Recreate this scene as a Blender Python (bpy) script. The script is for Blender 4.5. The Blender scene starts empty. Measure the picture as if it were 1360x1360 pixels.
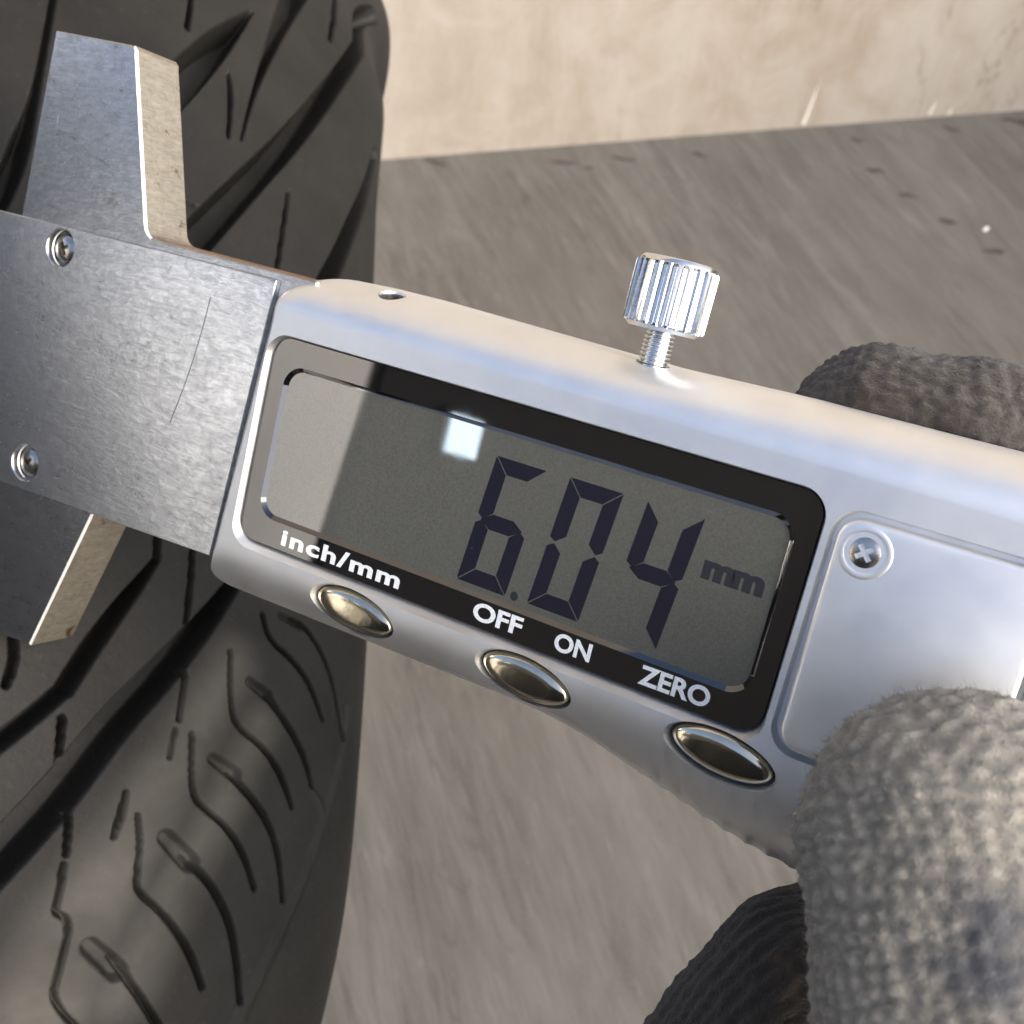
import bpy, bmesh, math, random
import numpy as np
from mathutils import Matrix, Vector
sc = bpy.context.scene
COL = sc.collection
R = math.radians
rng = np.random.default_rng(7)

# ------------------------------------------------------------------ camera
# camera axes in world space: looking 50 degrees down, rolled 4 degrees
PITCH, ROLL, CAM_H = R(50), R(4), 0.67560
_up = np.array([math.sin(ROLL) * math.cos(PITCH), math.cos(ROLL) * math.cos(PITCH), math.sin(PITCH)])
_fw = np.array([0, 0, -1.0]); _y = _fw - (_fw @ _up) * _up; _y /= np.linalg.norm(_y)
CW = np.array([np.cross(_y, _up), _y, _up])            # camera vector -> world vector
CAM_POS = np.array([0, 0, CAM_H])
def c2w(q): return np.asarray(q) @ CW.T * 0.001 + CAM_POS   # camera millimetres -> world metres
cam_data = bpy.data.cameras.new('camera'); cam = bpy.data.objects.new('camera', cam_data); COL.objects.link(cam)
m = Matrix.Identity(4)
for i in range(3):
    for j in range(3): m[i][j] = CW[i][j]
    m[i][3] = CAM_POS[i]
cam.matrix_world = m
cam_data.sensor_width = 36; cam_data.lens = 36 * 1484.2 / 1360
cam_data.clip_start = 0.005; cam_data.clip_end = 500
cam_data.dof.use_dof = True; cam_data.dof.focus_distance = 0.112; cam_data.dof.aperture_fstop = 58
sc.camera = cam

# ------------------------------------------------------------------ light
SUN_DIR = Vector((0.66, -0.52, 0.54)).normalized()
w = bpy.data.worlds.new('World'); sc.world = w; w.use_nodes = True
nt = w.node_tree; nt.nodes.clear()
sky = nt.nodes.new('ShaderNodeTexSky'); sky.sky_type = 'NISHITA'; sky.sun_disc = False
sky.sun_elevation = math.asin(SUN_DIR.z); sky.sun_rotation = math.atan2(SUN_DIR.x, SUN_DIR.y) % (2 * math.pi)
sky.air_density = 0.85; sky.dust_density = 3.5; sky.ozone_density = 0.6
bg = nt.nodes.new('ShaderNodeBackground'); bg.inputs['Strength'].default_value = 0.15
wo = nt.nodes.new('ShaderNodeOutputWorld')
nt.links.new(sky.outputs[0], bg.inputs[0]); nt.links.new(bg.outputs[0], wo.inputs[0])
sd = bpy.data.lights.new('sun', 'SUN'); sd.energy = 1.25; sd.angle = R(55); sd.color = (0.985, 0.985, 0.965)
sun = bpy.data.objects.new('sun', sd); COL.objects.link(sun)
sun.rotation_euler = SUN_DIR.to_track_quat('Z', 'Y').to_euler(); sun.location = (0, 0, 5)
sc.view_settings.view_transform = 'Standard'; sc.view_settings.look = 'None'
sc.view_settings.exposure = 1.32; sc.view_settings.gamma = 1.0

# ------------------------------------------------------------------ helpers
class N:
    """small material graph builder"""
    def __init__(s, name):
        s.m = bpy.data.materials.new(name); s.m.use_nodes = True; s.t = s.m.node_tree; s.t.nodes.clear()
        s.o = s.t.nodes.new('ShaderNodeOutputMaterial'); s.p = s.t.nodes.new('ShaderNodeBsdfPrincipled')
        s.t.links.new(s.p.outputs[0], s.o.inputs[0])
        s.tc = s.t.nodes.new('ShaderNodeTexCoord'); s.geo = None
    def put(s, inp, v):
        if hasattr(v, 'is_linked') or hasattr(v, 'links'): s.t.links.new(v, inp)
        elif isinstance(v, (tuple, list)): inp.default_value = (*v, 1.0) if len(v) == 3 and len(inp.default_value) == 4 else v
        else: inp.default_value = v
    def set(s, **k):
        for a, v in k.items(): s.put(s.p.inputs[a.replace('_', ' ')], v)
        return s
    def map(s, scale=(1, 1, 1), rot=(0, 0, 0), loc=(0, 0, 0), src=None):
        n = s.t.nodes.new('ShaderNodeMapping'); s.put(n.inputs[0], src or s.tc.outputs['Object'])
        n.inputs['Scale'].default_value = scale; n.inputs['Rotation'].default_value = rot; n.inputs['Location'].default_value = loc
        return n.outputs[0]
    def noise(s, vec, scale, detail=4, rough=.55, dist=0.0):
        n = s.t.nodes.new('ShaderNodeTexNoise'); s.put(n.inputs['Vector'], vec); n.inputs['Scale'].default_value = scale
        n.inputs['Detail'].default_value = detail; n.inputs['Roughness'].default_value = rough; n.inputs['Distortion'].default_value = dist
        return n.outputs[0]
    def vor(s, vec, scale, feat='F1', rnd=1.0):
        n = s.t.nodes.new('ShaderNodeTexVoronoi'); n.feature = feat; s.put(n.inputs['Vector'], vec); n.inputs['Scale'].default_value = scale
        n.inputs['Randomness'].default_value = rnd
        return n.outputs['Distance']
    def ramp(s, fac, stops):
        n = s.t.nodes.new('ShaderNodeValToRGB'); s.put(n.inputs[0], fac); e = n.color_ramp.elements
        while len(e) < len(stops): e.new(0.5)
        for q, (p, c) in zip(e, stops):
            q.position = p; q.color = (*c, 1) if isinstance(c, tuple) else (c, c, c, 1)
        return n.outputs[0]
    def mix(s, fac, a, b, kind='MIX'):
        n = s.t.nodes.new('ShaderNodeMix'); n.data_type = 'RGBA'; n.blend_type = kind
        s.put(n.inputs[0], fac); s.put(n.inputs[6], a); s.put(n.inputs[7], b); return n.outputs[2]
    def math(s, op, a, b=0.0):
        n = s.t.nodes.new('ShaderNodeMath'); n.operation = op; s.put(n.inputs[0], a); s.put(n.inputs[1], b); return n.outputs[0]
    def bump(s, h, strength=.5, dist=.001, prev=None):
        n = s.t.nodes.new('ShaderNodeBump'); s.put(n.inputs['Height'], h); n.inputs['Strength'].default_value = strength
        n.inputs['Distance'].default_value = dist
        if prev is not None: s.t.links.new(prev, n.inputs['Normal'])
        return n.outputs[0]
    def attr(s, name):
        n = s.t.nodes.new('ShaderNodeAttribute'); n.attribute_name = name; return n.outputs['Fac']

def finish(me, sharp=None):
    """smooth shading with edges sharper than the angle kept"""
    if sharp is None: return me
    bm = bmesh.new(); bm.from_mesh(me)
    for f in bm.faces: f.smooth = True
    for e in bm.edges:
        e.smooth = not (len(e.link_faces) == 2 and e.calc_face_angle(0) > R(sharp))
    bm.to_mesh(me); bm.free(); return me
def link(name, me, mat=None, parent=None):
    o = bpy.data.objects.new(name, me); COL.objects.link(o)
    if mat is not None:
        me.materials.clear(); me.materials.append(mat)
    if parent is not None: o.parent = parent
    return o
def mesh(name, v, f, mat=None, parent=None, sharp=None, scale=1.0):
    me = bpy.data.meshes.new(name)
    me.from_pydata([tuple(np.asarray(q) * scale) for q in v] if scale != 1.0 else [tuple(q) for q in v], [], f); me.validate()
    return link(name, finish(me, sharp), mat, parent)
def fix_normals(me):
    bm = bmesh.new(); bm.from_mesh(me); bmesh.ops.recalc_face_normals(bm, faces=bm.faces); bm.to_mesh(me); bm.free(); return me
def tag(o, label=None, cat=None, group=None, kind=None):
    for k, v in (('label', label), ('category', cat), ('group', group), ('kind', kind)):
        if v: o[k] = v
    return o
def empty(name, mw):
    o = bpy.data.objects.new(name, None); o.empty_display_size = 0.01; COL.objects.link(o); o.matrix_world = mw; return o
MM = 0.001
def rrect(x0, y0, x1, y1, r, n=8):
    """rounded rectangle, anticlockwise"""
    out = []
    for cx, cy, a in ((x1 - r, y0 + r, -90), (x1 - r, y1 - r, 0), (x0 + r, y1 - r, 90), (x0 + r, y0 + r, 180)):
        for k in range(n + 1):
            t = R(a + 90 * k / n); out.append((cx + r * math.cos(t), cy + r * math.sin(t)))
    return out
def ellipse(cx, cy, a, b, rot=0, n=48):
    c, s_ = math.cos(rot), math.sin(rot)
    return [(cx + a * math.cos(t) * c - b * math.sin(t) * s_, cy + a * math.cos(t) * s_ + b * math.sin(t) * c)
            for t in (2 * math.pi * k / n for k in range(n))]
def loft(loops, cap0=True, cap1=True):
    """closed solid through loops of equal count, each a list of 3D points"""
    n = len(loops[0]); v = [p for l in loops for p in l]; f = []
    for k in range(len(loops) - 1):
        for i in range(n):
            j = (i + 1) % n; f.append((k * n + i, k * n + j, (k + 1) * n + j, (k + 1) * n + i))
    if cap0: f.append(tuple(range(n - 1, -1, -1)))
    if cap1: f.append(tuple(range((len(loops) - 1) * n, len(loops) * n)))
    return v, f
def z3(loop, z): return [(x, y, z) for x, y in loop]
def inset(loop, d):
    p = np.array(loop, float); a = np.roll(p, 1, 0); b = np.roll(p, -1, 0); t = b - a
    n = np.stack([-t[:, 1], t[:, 0]], 1); n /= np.linalg.norm(n, axis=1)[:, None] + 1e-9
    return [tuple(q) for q in p + n * d]                 # anticlockwise loop: moves inwards
def prism(name, loop, z0, z1, ch, mat, parent, sharp=35):
    """extruded outline with a small chamfer on its front edge"""
    v, f = loft([z3(loop, z0), z3(loop, z1 - ch), z3(inset(loop, ch), z1)])
    return mesh(name, v, f, mat, parent, sharp, MM)
def lathe(name, prof, n, mat, parent, mw=None, sharp=35, wob=None):
    v, f = loft([[(r * math.cos(2 * math.pi * k / n), r * math.sin(2 * math.pi * k / n), z) for k in range(n)] for r, z in prof])
    o = mesh(name, v, f, mat, parent, sharp, MM)
    if mw is not None: o.matrix_local = mw
    return o
# ------------------------------------------------------------------ materials
def mat_floor():
    n = N('brushed_grey_floor')
    v = n.map((1, 1, 1), (0, 0, R(69)))                    # x along the brush strokes
    va = n.map((2.6, 15, 1), (0, 0, R(3)), src=v); vb = n.map((7, 48, 1), (0, 0, R(-5)), src=v); vd = n.map((22, 150, 1), src=v)
    a = n.noise(va, 1.0, 5, .65, 1.6); b = n.noise(vb, 1.0, 5, .68, 1.5); d_ = n.noise(vd, 1.0, 4, .65, 1.2); c = n.noise(n.tc.outputs['Object'], 6, 5, .65, .8)
    b = n.math('ADD', n.math('MULTIPLY', b, .6), n.math('MULTIPLY', d_, .4))
    g = n.noise(n.tc.outputs['Object'], 420, 3, .6)
    k = n.math('ADD', n.math('MULTIPLY', a, .38), n.math('ADD', n.math('MULTIPLY', b, .44), n.math('MULTIPLY', c, .18)))
    col = n.ramp(k, [(.38, (0.0676, 0.0625, 0.0538)), (.47, (0.0930, 0.0872, 0.0763)), (.53, (0.1148, 0.1088, 0.0965)), (.62, (0.1495, 0.1432, 0.1286))])
    col = n.mix(n.ramp(n.noise(n.tc.outputs['Object'], 3.3, 3, .5, .5), [(.42, 0.0), (.62, .35)]), col, (.128, .110, .098))
    col = n.mix(n.ramp(n.noise(n.map((30, 150, 1), src=v), 1.0, 3, .7, .5), [(.60, 0.0), (.72, .55)]), col, (.17, .16, .142))
    col = n.mix(n.ramp(g, [(.45, 0.0), (.8, .5)]), col, (0.1392, 0.1305, 0.1160))
    # long thin drag lines left by the brush, broken and uneven
    for sc_, lo, st in (((2.2, 24, 1), .006, .40), ((3.6, 42, 1), .008, .30)):
        ln = n.math('ABSOLUTE', n.math('SUBTRACT', n.noise(n.map(sc_, (0, 0, R(2)), src=v), 1.0, 3, .55, 1.1), .5))
        on = n.ramp(n.noise(n.map((5, 9, 1), src=v), 1.0, 3, .6, .5), [(.46, 0.0), (.60, st)])
        col = n.mix(n.math('MULTIPLY', n.ramp(ln, [(lo * .4, 1.0), (lo * 3, 0.0)]), on), col, (.052, .044, .038))
    pale = n.ramp(n.noise(n.map((7, 75, 1), (0, 0, R(-3)), src=v, loc=(4, 2, 0)), 1.0, 3, .6, .8), [(.62, 0.0), (.72, .35)])
    col = n.mix(pale, col, (.20, .185, .165))
    h = n.math('ADD', n.math('MULTIPLY', a, .6), n.math('ADD', n.math('MULTIPLY', b, .6), n.math('MULTIPLY', g, .15)))
    n.set(Base_Color=col, Roughness=.72, Normal=n.bump(h, .35, .004)); return n.m
def mat_wall(name, base, dark, light):
    n = N(name); o = n.tc.outputs['Object']
    v = n.map((2.2, 2.2, 1.0)); a = n.noise(v, 2.2, 6, .66, 1.2); b = n.noise(n.map((17, 17, 2.2)), 1.0, 5, .65, .8)
    c = n.noise(o, 7, 6, .65, 1.6); d = n.noise(o, 17, 5, .7, .8); g = n.noise(o, 300, 3)
    k = n.math('ADD', n.math('MULTIPLY', a, .40), n.math('ADD', n.math('MULTIPLY', b, .22), n.math('MULTIPLY', d, .38)))
    col = n.ramp(k, [(.36, dark), (.50, base), (.64, light)])
    col = n.mix(n.ramp(c, [(.52, 0.0), (.70, .65)]), col, dark)
    col = n.mix(n.ramp(n.noise(n.map((5, 5, 2.4), loc=(3, 1, 2)), 1.5, 5, .6, 1.2), [(.54, 0.0), (.66, .6)]), col, light)
    # hairline cracks running mostly upright
    l1 = n.math('ABSOLUTE', n.math('SUBTRACT', n.noise(n.map((5, 5, 1.0), loc=(8, 0, 5)), 1.3, 6, .6, .6), .5))
    crack = n.math('MULTIPLY', n.ramp(l1, [(.0015, 1.0), (.006, 0.0)]), n.ramp(n.noise(o, 3.1, 3), [(.5, 0.0), (.62, .7)]))
    col = n.mix(crack, col, tuple(q * .55 for q in dark))
    col = n.mix(n.ramp(n.noise(o, 90, 4, .7), [(.60, 0.0), (.75, .35)]), col, tuple(q * .8 for q in dark))
    n.set(Base_Color=col, Roughness=.8, Normal=n.bump(n.math('ADD', n.math('ADD', b, n.math('MULTIPLY', d, .7)), n.math('MULTIPLY', g, .3)), .35, .004)); return n.m
def mat_rubber(name, dusty=True):
    n = N(name); o = n.tc.outputs['Object']
    a = n.noise(o, 45, 5, .65); f = n.noise(o, 900, 3, .6); b = n.noise(o, 14, 4, .6)
    base = n.mix(n.ramp(a, [(.35, 0.0), (.7, 1.0)]), (0.0069, 0.0069, 0.0065), (0.0142, 0.0138, 0.0125))
    if dusty:
        d = n.attr('dust'); dm = n.math('MULTIPLY', d, n.ramp(n.noise(o, 60, 4, .6, .5), [(.3, .45), (.62, 1.0)]))
        base = n.mix(n.math('MULTIPLY', dm, .8), base, (.092, .088, .074))
    base = n.mix(n.ramp(f, [(.60, 0.0), (.80, .30)]), base, (0.0620, 0.0589, 0.0527))
    n.set(Base_Color=base, Roughness=n.ramp(b, [(.3, .56), (.7, .74)]), Specular_IOR_Level=.28,
          Normal=n.bump(n.math('ADD', f, n.math('MULTIPLY', a, .8)), .35, .0004)); return n.m
def mat_steel(name, tint=(.55, .57, .60), rough=(.34, .50), rust=0.0):
    n = N(name); o = n.tc.outputs['Object']
    a = n.noise(n.map((420, 1900, 420)), 1.0, 4, .7, .9); b = n.noise(o, 700, 5, .75, .6); c = n.noise(o, 60, 4, .6)
    s1 = n.noise(n.map((1400, 160, 300), (0, 0, R(28))), 1.0, 2, .5); s2 = n.noise(n.map((190, 1700, 300), (0, 0, R(-55))), 1.0, 2, .5)
    k = n.math('ADD', n.math('MULTIPLY', a, .45), n.math('ADD', n.math('MULTIPLY', b, .35), n.math('MULTIPLY', c, .2)))
    col = n.mix(n.ramp(k, [(.36, 0.0), (.62, 1.0)]), tuple(q * .62 for q in tint), tuple(min(1, q * 1.18) for q in tint))
    scr = n.math('MAXIMUM', n.ramp(s1, [(.76, 0.0), (.82, .6)]), n.ramp(s2, [(.76, 0.0), (.82, .6)]))
    col = n.mix(scr, col, (.80, .81, .82))
    if rust:
        rm = n.ramp(n.noise(o, 330, 5, .7, .6), [(.62, 0.0), (.70, rust)])
        col = n.mix(rm, col, (.16, .075, .035))
    n.set(Base_Color=col, Metallic=.97, Roughness=n.ramp(k, [(.3, rough[1]), (.7, rough[0])]), Normal=n.bump(k, .30, .00012)); return n.m
def mat_satin():
    n = N('satin_silver'); o = n.tc.outputs['Object']
    f = n.noise(o, 9000, 2, .5); a = n.noise(o, 160, 4, .6)
    spk = n.ramp(n.vor(o, 2600), [(.02, .25), (.06, 0.0)])
    n.set(Base_Color=n.mix(n.math('MULTIPLY', spk, n.ramp(a, [(.5, 0.0), (.7, .5)])), n.ramp(a, [(.3, (.86, .865, .86)), (.7, (.91, .915, .91))]), (.25, .24, .22)),
          Metallic=1.0, Roughness=n.mix(n.ramp(n.noise(o, 75, 5, .65, 1.2), [(.45, 0.0), (.65, 1.0)]), n.ramp(a, [(.3, .42), (.7, .46)]), (.48, .48, .48)), Normal=n.bump(f, .10, .00004)); return n.m
def mat_simple(name, col, rough=.5, metal=0.0, spec=.5, coat=0.0, nz=0.0, nscale=300):
    n = N(name); n.set(Base_Color=col, Roughness=rough, Metallic=metal, Specular_IOR_Level=spec)
    if coat: n.set(Coat_Weight=coat, Coat_Roughness=.02, Coat_IOR=1.7)
    if nz:
        k = n.noise(n.tc.outputs['Object'], nscale, 4, .6)
        n.set(Base_Color=n.mix(n.ramp(k, [(.3, 0.0), (.7, 1.0)]), tuple(q * (1 - nz) for q in col), tuple(min(1, q * (1 + nz)) for q in col)))
        n.set(Normal=n.bump(k, .2, .0001))
    return n.m
def mat_screen(name, col, dust=True):
    """laminated display: diffuse layer under a clear glossy window"""
    n = N(name); o = n.tc.outputs['Object']
    g = n.noise(o, 5200, 2, .6); sp = n.ramp(n.vor(o, 420), [(.010, .55), (.030, 0.0)]); s2 = n.noise(n.map((420, 90, 90), (0, 0, R(35))), 1.0, 3)
    base = n.mix(n.ramp(g, [(.35, 0.0), (.65, 1.0)]), tuple(q * .86 for q in col), tuple(q * 1.14 for q in col))
    base = n.mix(n.math('MULTIPLY', sp, n.ramp(n.noise(o, 90, 2), [(.52, 0.0), (.6, .6)])), base, (.45, .45, .43))
    n.set(Base_Color=base, Roughness=.6, Specular_IOR_Level=0.0, Coat_Weight=1.0, Coat_IOR=2.15, Coat_Roughness=n.ramp(s2, [(.4, .02), (.8, .05)])); return n.m
def mat_glove(name, base, dirt, off, shade_col=(.026, .0185, .0115)):
    n = N(name); o = n.tc.outputs['Object']
    f = n.noise(o, 3400, 4, .75); a = n.noise(o, 900, 5, .7, .6); c = n.noise(n.map((1, 1, 1), loc=off), 75, 3, .55)
    k = n.attr('knit')
    col = n.mix(n.ramp(k, [(.15, 0.0), (.85, 1.0)]), tuple(q * .70 for q in base), tuple(q * 1.06 for q in base))
    col = n.mix(n.ramp(a, [(.34, .55), (.58, 0.0)]), col, tuple(q * .6 for q in base))
    col = n.mix(n.ramp(c, [(.55, 0.0), (.66, .75)]), col, dirt)
    col = n.mix(n.attr('shade_tint'), col, shade_col)  # darkness of the shaded fingers painted into the base colour
    col = n.mix(n.attr('smear'), col, (.045, .050, .064))
    n.set(Base_Color=col, Roughness=.95, Specular_IOR_Level=.15, Sheen_Weight=.25, Sheen_Roughness=.6,
          Normal=n.bump(n.math('ADD', n.math('MULTIPLY', f, .7), a), .8, .0005)); return n.m
M_FLOOR = mat_floor()
M_WALL = mat_wall('beige_board', (0.3034, 0.2716, 0.2296), (0.2502, 0.2091, 0.1627), (0.3406, 0.3151, 0.2789))
M_PALE = mat_wall('added_pale_wall', (.88, .87, .83), (.85, .83, .78), (.90, .89, .86))
M_ADDED_DARK = mat_simple('added_dark_boards', (.008, .008, .008), .8, nz=.2, nscale=6)
M_TREAD = mat_rubber('tread_rubber'); M_SIDE = mat_rubber('sidewall_rubber', False)
M_STEEL = mat_steel('ground_steel', (.56, .585, .62), (.20, .30)); M_JAW = mat_steel('jaw_steel', (.40, .412, .43), (.20, .30), rust=.5)
M_RUST = mat_simple('rusted_steel', (.20, .115, .065), .8, .2, nz=.45, nscale=700)
M_EDGE = mat_steel('wall_reflection_jaw_edge', (.50, .455, .375), (.42, .52), rust=.9); M_WORN = mat_simple('worn_bright_edge', (.92, .92, .90), .5, .8, nz=.06, nscale=1500)  # cream of the reflected wall painted into the jaw side; rust spots are real
M_SATIN = mat_satin()
M_CHROME = mat_simple('chrome', (.80, .80, .79), .20, 1.0, nz=.04, nscale=900)
M_NICKEL = mat_simple('dull_nickel', (.50, .47, .43), .25, 1.0, nz=.2, nscale=1500)
M_GOLD = mat_simple('pale_gold_plating', (.66, .60, .47), .15, 1.0, nz=.10, nscale=500)
M_BORDER = mat_screen('black_window_border', (.003, .003, .0035))
M_LCD = mat_screen('lcd_grey', (.083, .086, .077))
M_SEG = mat_screen('lcd_ink', (.003, .004, .016))
M_SEGPALE = mat_screen('lcd_ink_pale', (.018, .020, .030))
M_PRINT = mat_screen('white_print', (.80, .83, .85))
M_GAP = mat_simple('shadow_gap_plastic', (.03, .03, .03), .6)
M_GAP2 = mat_simple('scratched_steel', (.20, .21, .225), .5, .9)
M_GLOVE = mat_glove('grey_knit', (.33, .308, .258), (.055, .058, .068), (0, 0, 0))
M_FUZZ = mat_simple('loose_fibre', (.22, .21, .185), .9, spec=.1)

# ------------------------------------------------------------------ setting
def quad_sheet(name, x0, y0, x1, y1, z, mat_):
    return mesh(name, [(x0, y0, z), (x1, y0, z), (x1, y1, z), (x0, y1, z)], [(0, 1, 2, 3)], mat_)
floor = tag(quad_sheet('floor', -30, -30, 30, 30, 0.0, M_FLOOR), kind='structure')
KS = 1.07
WA, WB = np.array([-0.151, 0.974]) * KS, np.array([0.529, 1.155]) * KS; WD = (WB - WA) / np.linalg.norm(WB - WA); WN = np.array([-WD[1], WD[0]])
def wall_box(name, a, b, th, h, mat_, nrm):
    a = np.array(a); b = np.array(b); nrm = np.array(nrm) * th
    c = [a, b, b + nrm, a + nrm]
    v = [(*p, 0.0) for p in c] + [(*p, h) for p in c]
    me = bpy.data.meshes.new(name); me.from_pydata(v, [], [(0, 1, 2, 3), (4, 7, 6, 5), (0, 4, 5, 1), (1, 5, 6, 2), (2, 6, 7, 3), (3, 7, 4, 0)])
    return link(name, fix_normals(me), mat_)
wall = wall_box('wall', WA - WD * 1.6, WA + WD * 3.2, .12, 2.5, M_WALL, WN)
tag(wall, 'beige board wall with pale scratches behind the grey floor', 'wall')
# scratches and drips on the wall, dents and a chip on the floor: thin flakes a little proud of the surface
def flake(name, pts, nrm, th, mat_, parent):
    p = [np.array(q) for q in pts]; n_ = np.array(nrm) * th; k = len(p)
    c = sum(p) / k
    v = [q for q in p] + [c + (q - c) * .7 + n_ for q in p]
    f = [(i, (i + 1) % k, k + (i + 1) % k, k + i) for i in range(k)] + [tuple(range(k, 2 * k))]
    me = bpy.data.meshes.new(name); me.from_pydata([tuple(q) for q in v], [], f); fix_normals(me)
    o = link(name, me, mat_, parent); return o
M_DRIP = mat_simple('pale_drip', (.78, .74, .66), .6); M_DENT = mat_simple('dark_scuff', (.055, .049, .042), .8, nz=.3, nscale=90)
for s_, z0, z1, w_, lean in ((.475, .004, .062, .0032, .006), (.285 - .40, .03, .075, .0022, .003), (.630, .004, .022, .003, .003), (.655, .002, .012, .0025, .002)):
    P_ = lambda q, z, off=0.0: (*(WA + WD * q - WN * .0005), z)
    flake('scratch', [P_(s_ - w_ * .6, z0), P_(s_ + w_ * .6, z0), P_(s_ + w_ * .5 + lean * .6, z0 + (z1 - z0) * .6), P_(s_ + lean, z1), P_(s_ - w_ * .3 + lean * .5, z0 + (z1 - z0) * .5)], (-WN[0] * -1 * -1, -WN[1], 0), .0006, M_DRIP, wall)
def blob(cx, cy, a, b, rot, n=11, jit=.25):
    return [(cx + math.cos(rot) * a * math.cos(t) * k - math.sin(rot) * b * math.sin(t) * k, cy + math.sin(rot) * a * math.cos(t) * k + math.cos(rot) * b * math.sin(t) * k, .0005)
            for t, k in ((2 * math.pi * i / n, 1 + jit * (rng.random() - .5)) for i in range(n))]
for x, y, a, b in ((.335, 1.070, .010, .007), (.342, 1.015, .014, .008), (.370, .975, .014, .007), (.403, .935, .014, .008), (.437, .892, .015, .009),
                   (.028, .990, .020, .006), (.089, 1.004, .016, .006), (.052, .984, .010, .004), (.165, 1.022, .014, .006), (-.10, .975, .02, .006), (.52, 1.13, .022, .012), (.44, 1.105, .012, .006)):
    flake('scuff_mark', blob(x * KS, y * KS, a * (.55 + .4 * rng.random()), b * (.35 + .3 * rng.random()), R(-12 + 30 * (rng.random() - .5)), 11, .7), (0, 0, 1), .0004, M_DENT, floor)
flake('paint_chip', blob(.438 * KS, .927 * KS, .0055, .0025, .6, 6, 1.1), (0, 0, 1), .001, M_DRIP, floor)
# unseen walls and boards, added to shape what the display and metal mirror
def slab(name, poly, x, th, mat_):                      # upright board in the plane x = const
    k = len(poly); v = [(x, y, z) for y, z in poly] + [(x - th, y, z) for y, z in poly]
    f = [tuple(range(k)), tuple(range(2 * k - 1, k - 1, -1))] + [(i, k + i, k + (i + 1) % k, (i + 1) % k) for i in range(k)]
    me = bpy.data.meshes.new(name); me.from_pydata(v, [], f); return link(name, fix_normals(me), mat_)
ret = tag(wall_box('wall', (1.25, -.2), (1.25, 1.33), .1, .5, M_WALL, (1, 0)), 'added low beige wall, unseen right of the frame, reflecting onto the jaw side', 'wall')  # added out of view to reflect beige onto the jaw side
side = tag(slab('wall', [(-2.4, 0.0), (-.45, 0.0), (-.45, 1.95), (-2.4, 1.95)], -3.0, .1, M_PALE), 'added unseen pale wall, mirrored as the light left part of the display', 'wall')
side2 = tag(slab('wall', [(.13, 0.0), (3.0, 0.0), (3.0, 1.95), (.13, 1.95)], -3.0, .1, M_PALE), 'added unseen pale wall, brightening the mirrored left rim of the caliper', 'wall')  # added so the left rim mirrors something bright
far = tag(slab('dimming_screen', [(-.42, 0.0), (.10, 0.0), (.10, 1.75), (-.42, 1.75)], -3.0, .03, M_ADDED_DARK), 'added unseen dark screen, darkening the reflection in the left jaw and plate', 'screen')  # added to darken what the plate and jaw mirror
back = tag(wall_box('dimming_screen', (-2.4, -1.6), (.45, -1.6), .04, 1.86, M_ADDED_DARK, (0, -1)), 'added unseen dark screen behind the camera, dimming the battery cover', 'screen')  # added to dim the sky mirrored in the battery cover
stand = empty('standin_board', Matrix.Translation(Vector((-.6, -.45, 0))))  # added dark shape in place of the photographer's body in the reflection
tag(stand, 'added unseen dark board standing in for the photographer mirrored in the display', 'stand-in board')
b_ = slab('standin_panel', [(-.80, .90), (-.262, .67), (-.150, .893), (-.62, 1.19)], -.60, .02, M_ADDED_DARK)
b_.parent = stand; b_.matrix_parent_inverse = stand.matrix_world.inverted()
for y, z in ((-.70, .86), (-.33, .70)):
    l_ = slab('standin_leg', [(y, 0.0), (y + .03, 0.0), (y + .03, z - .013), (y, z)], -.60, .02, M_ADDED_DARK)
    l_.parent = stand; l_.matrix_parent_inverse = stand.matrix_world.inverted()
# ------------------------------------------------------------------ tyre
TC = np.array([-274.482, -55.117, -366.068]); TA = np.array([0.811893, -0.271969, -0.516588])
T1 = np.array([0.489836, -0.164086, 0.856234]); T2 = np.array([-0.317634, -0.948210, 0.0]); TR = 308.0
def chaikin(p, n=3):
    for _ in range(n):
        q = .75 * p[:-1] + .25 * p[1:]; r = .25 * p[:-1] + .75 * p[1:]
        mm = np.empty((2 * len(q), 2)); mm[0::2] = q; mm[1::2] = r; p = np.vstack([p[:1], mm, p[-1:]])
    return p
HALF = np.array([(0, 0), (44, 1.5), (66, 3), (83, 5.6), (94, 9.1), (101.6, 14.2), (107, 22.3), (111.6, 35.4), (113.8, 50.6), (112.7, 66), (107, 92), (98, 112), (96, 119),
                 (90, 121), (88, 116), (97, 92), (103, 66), (104, 50), (100, 34), (90, 23), (60, 17), (0, 15)], float)
PW = chaikin(HALF); PS = np.r_[0, np.cumsum(np.hypot(*np.diff(PW, axis=0).T))]
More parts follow.
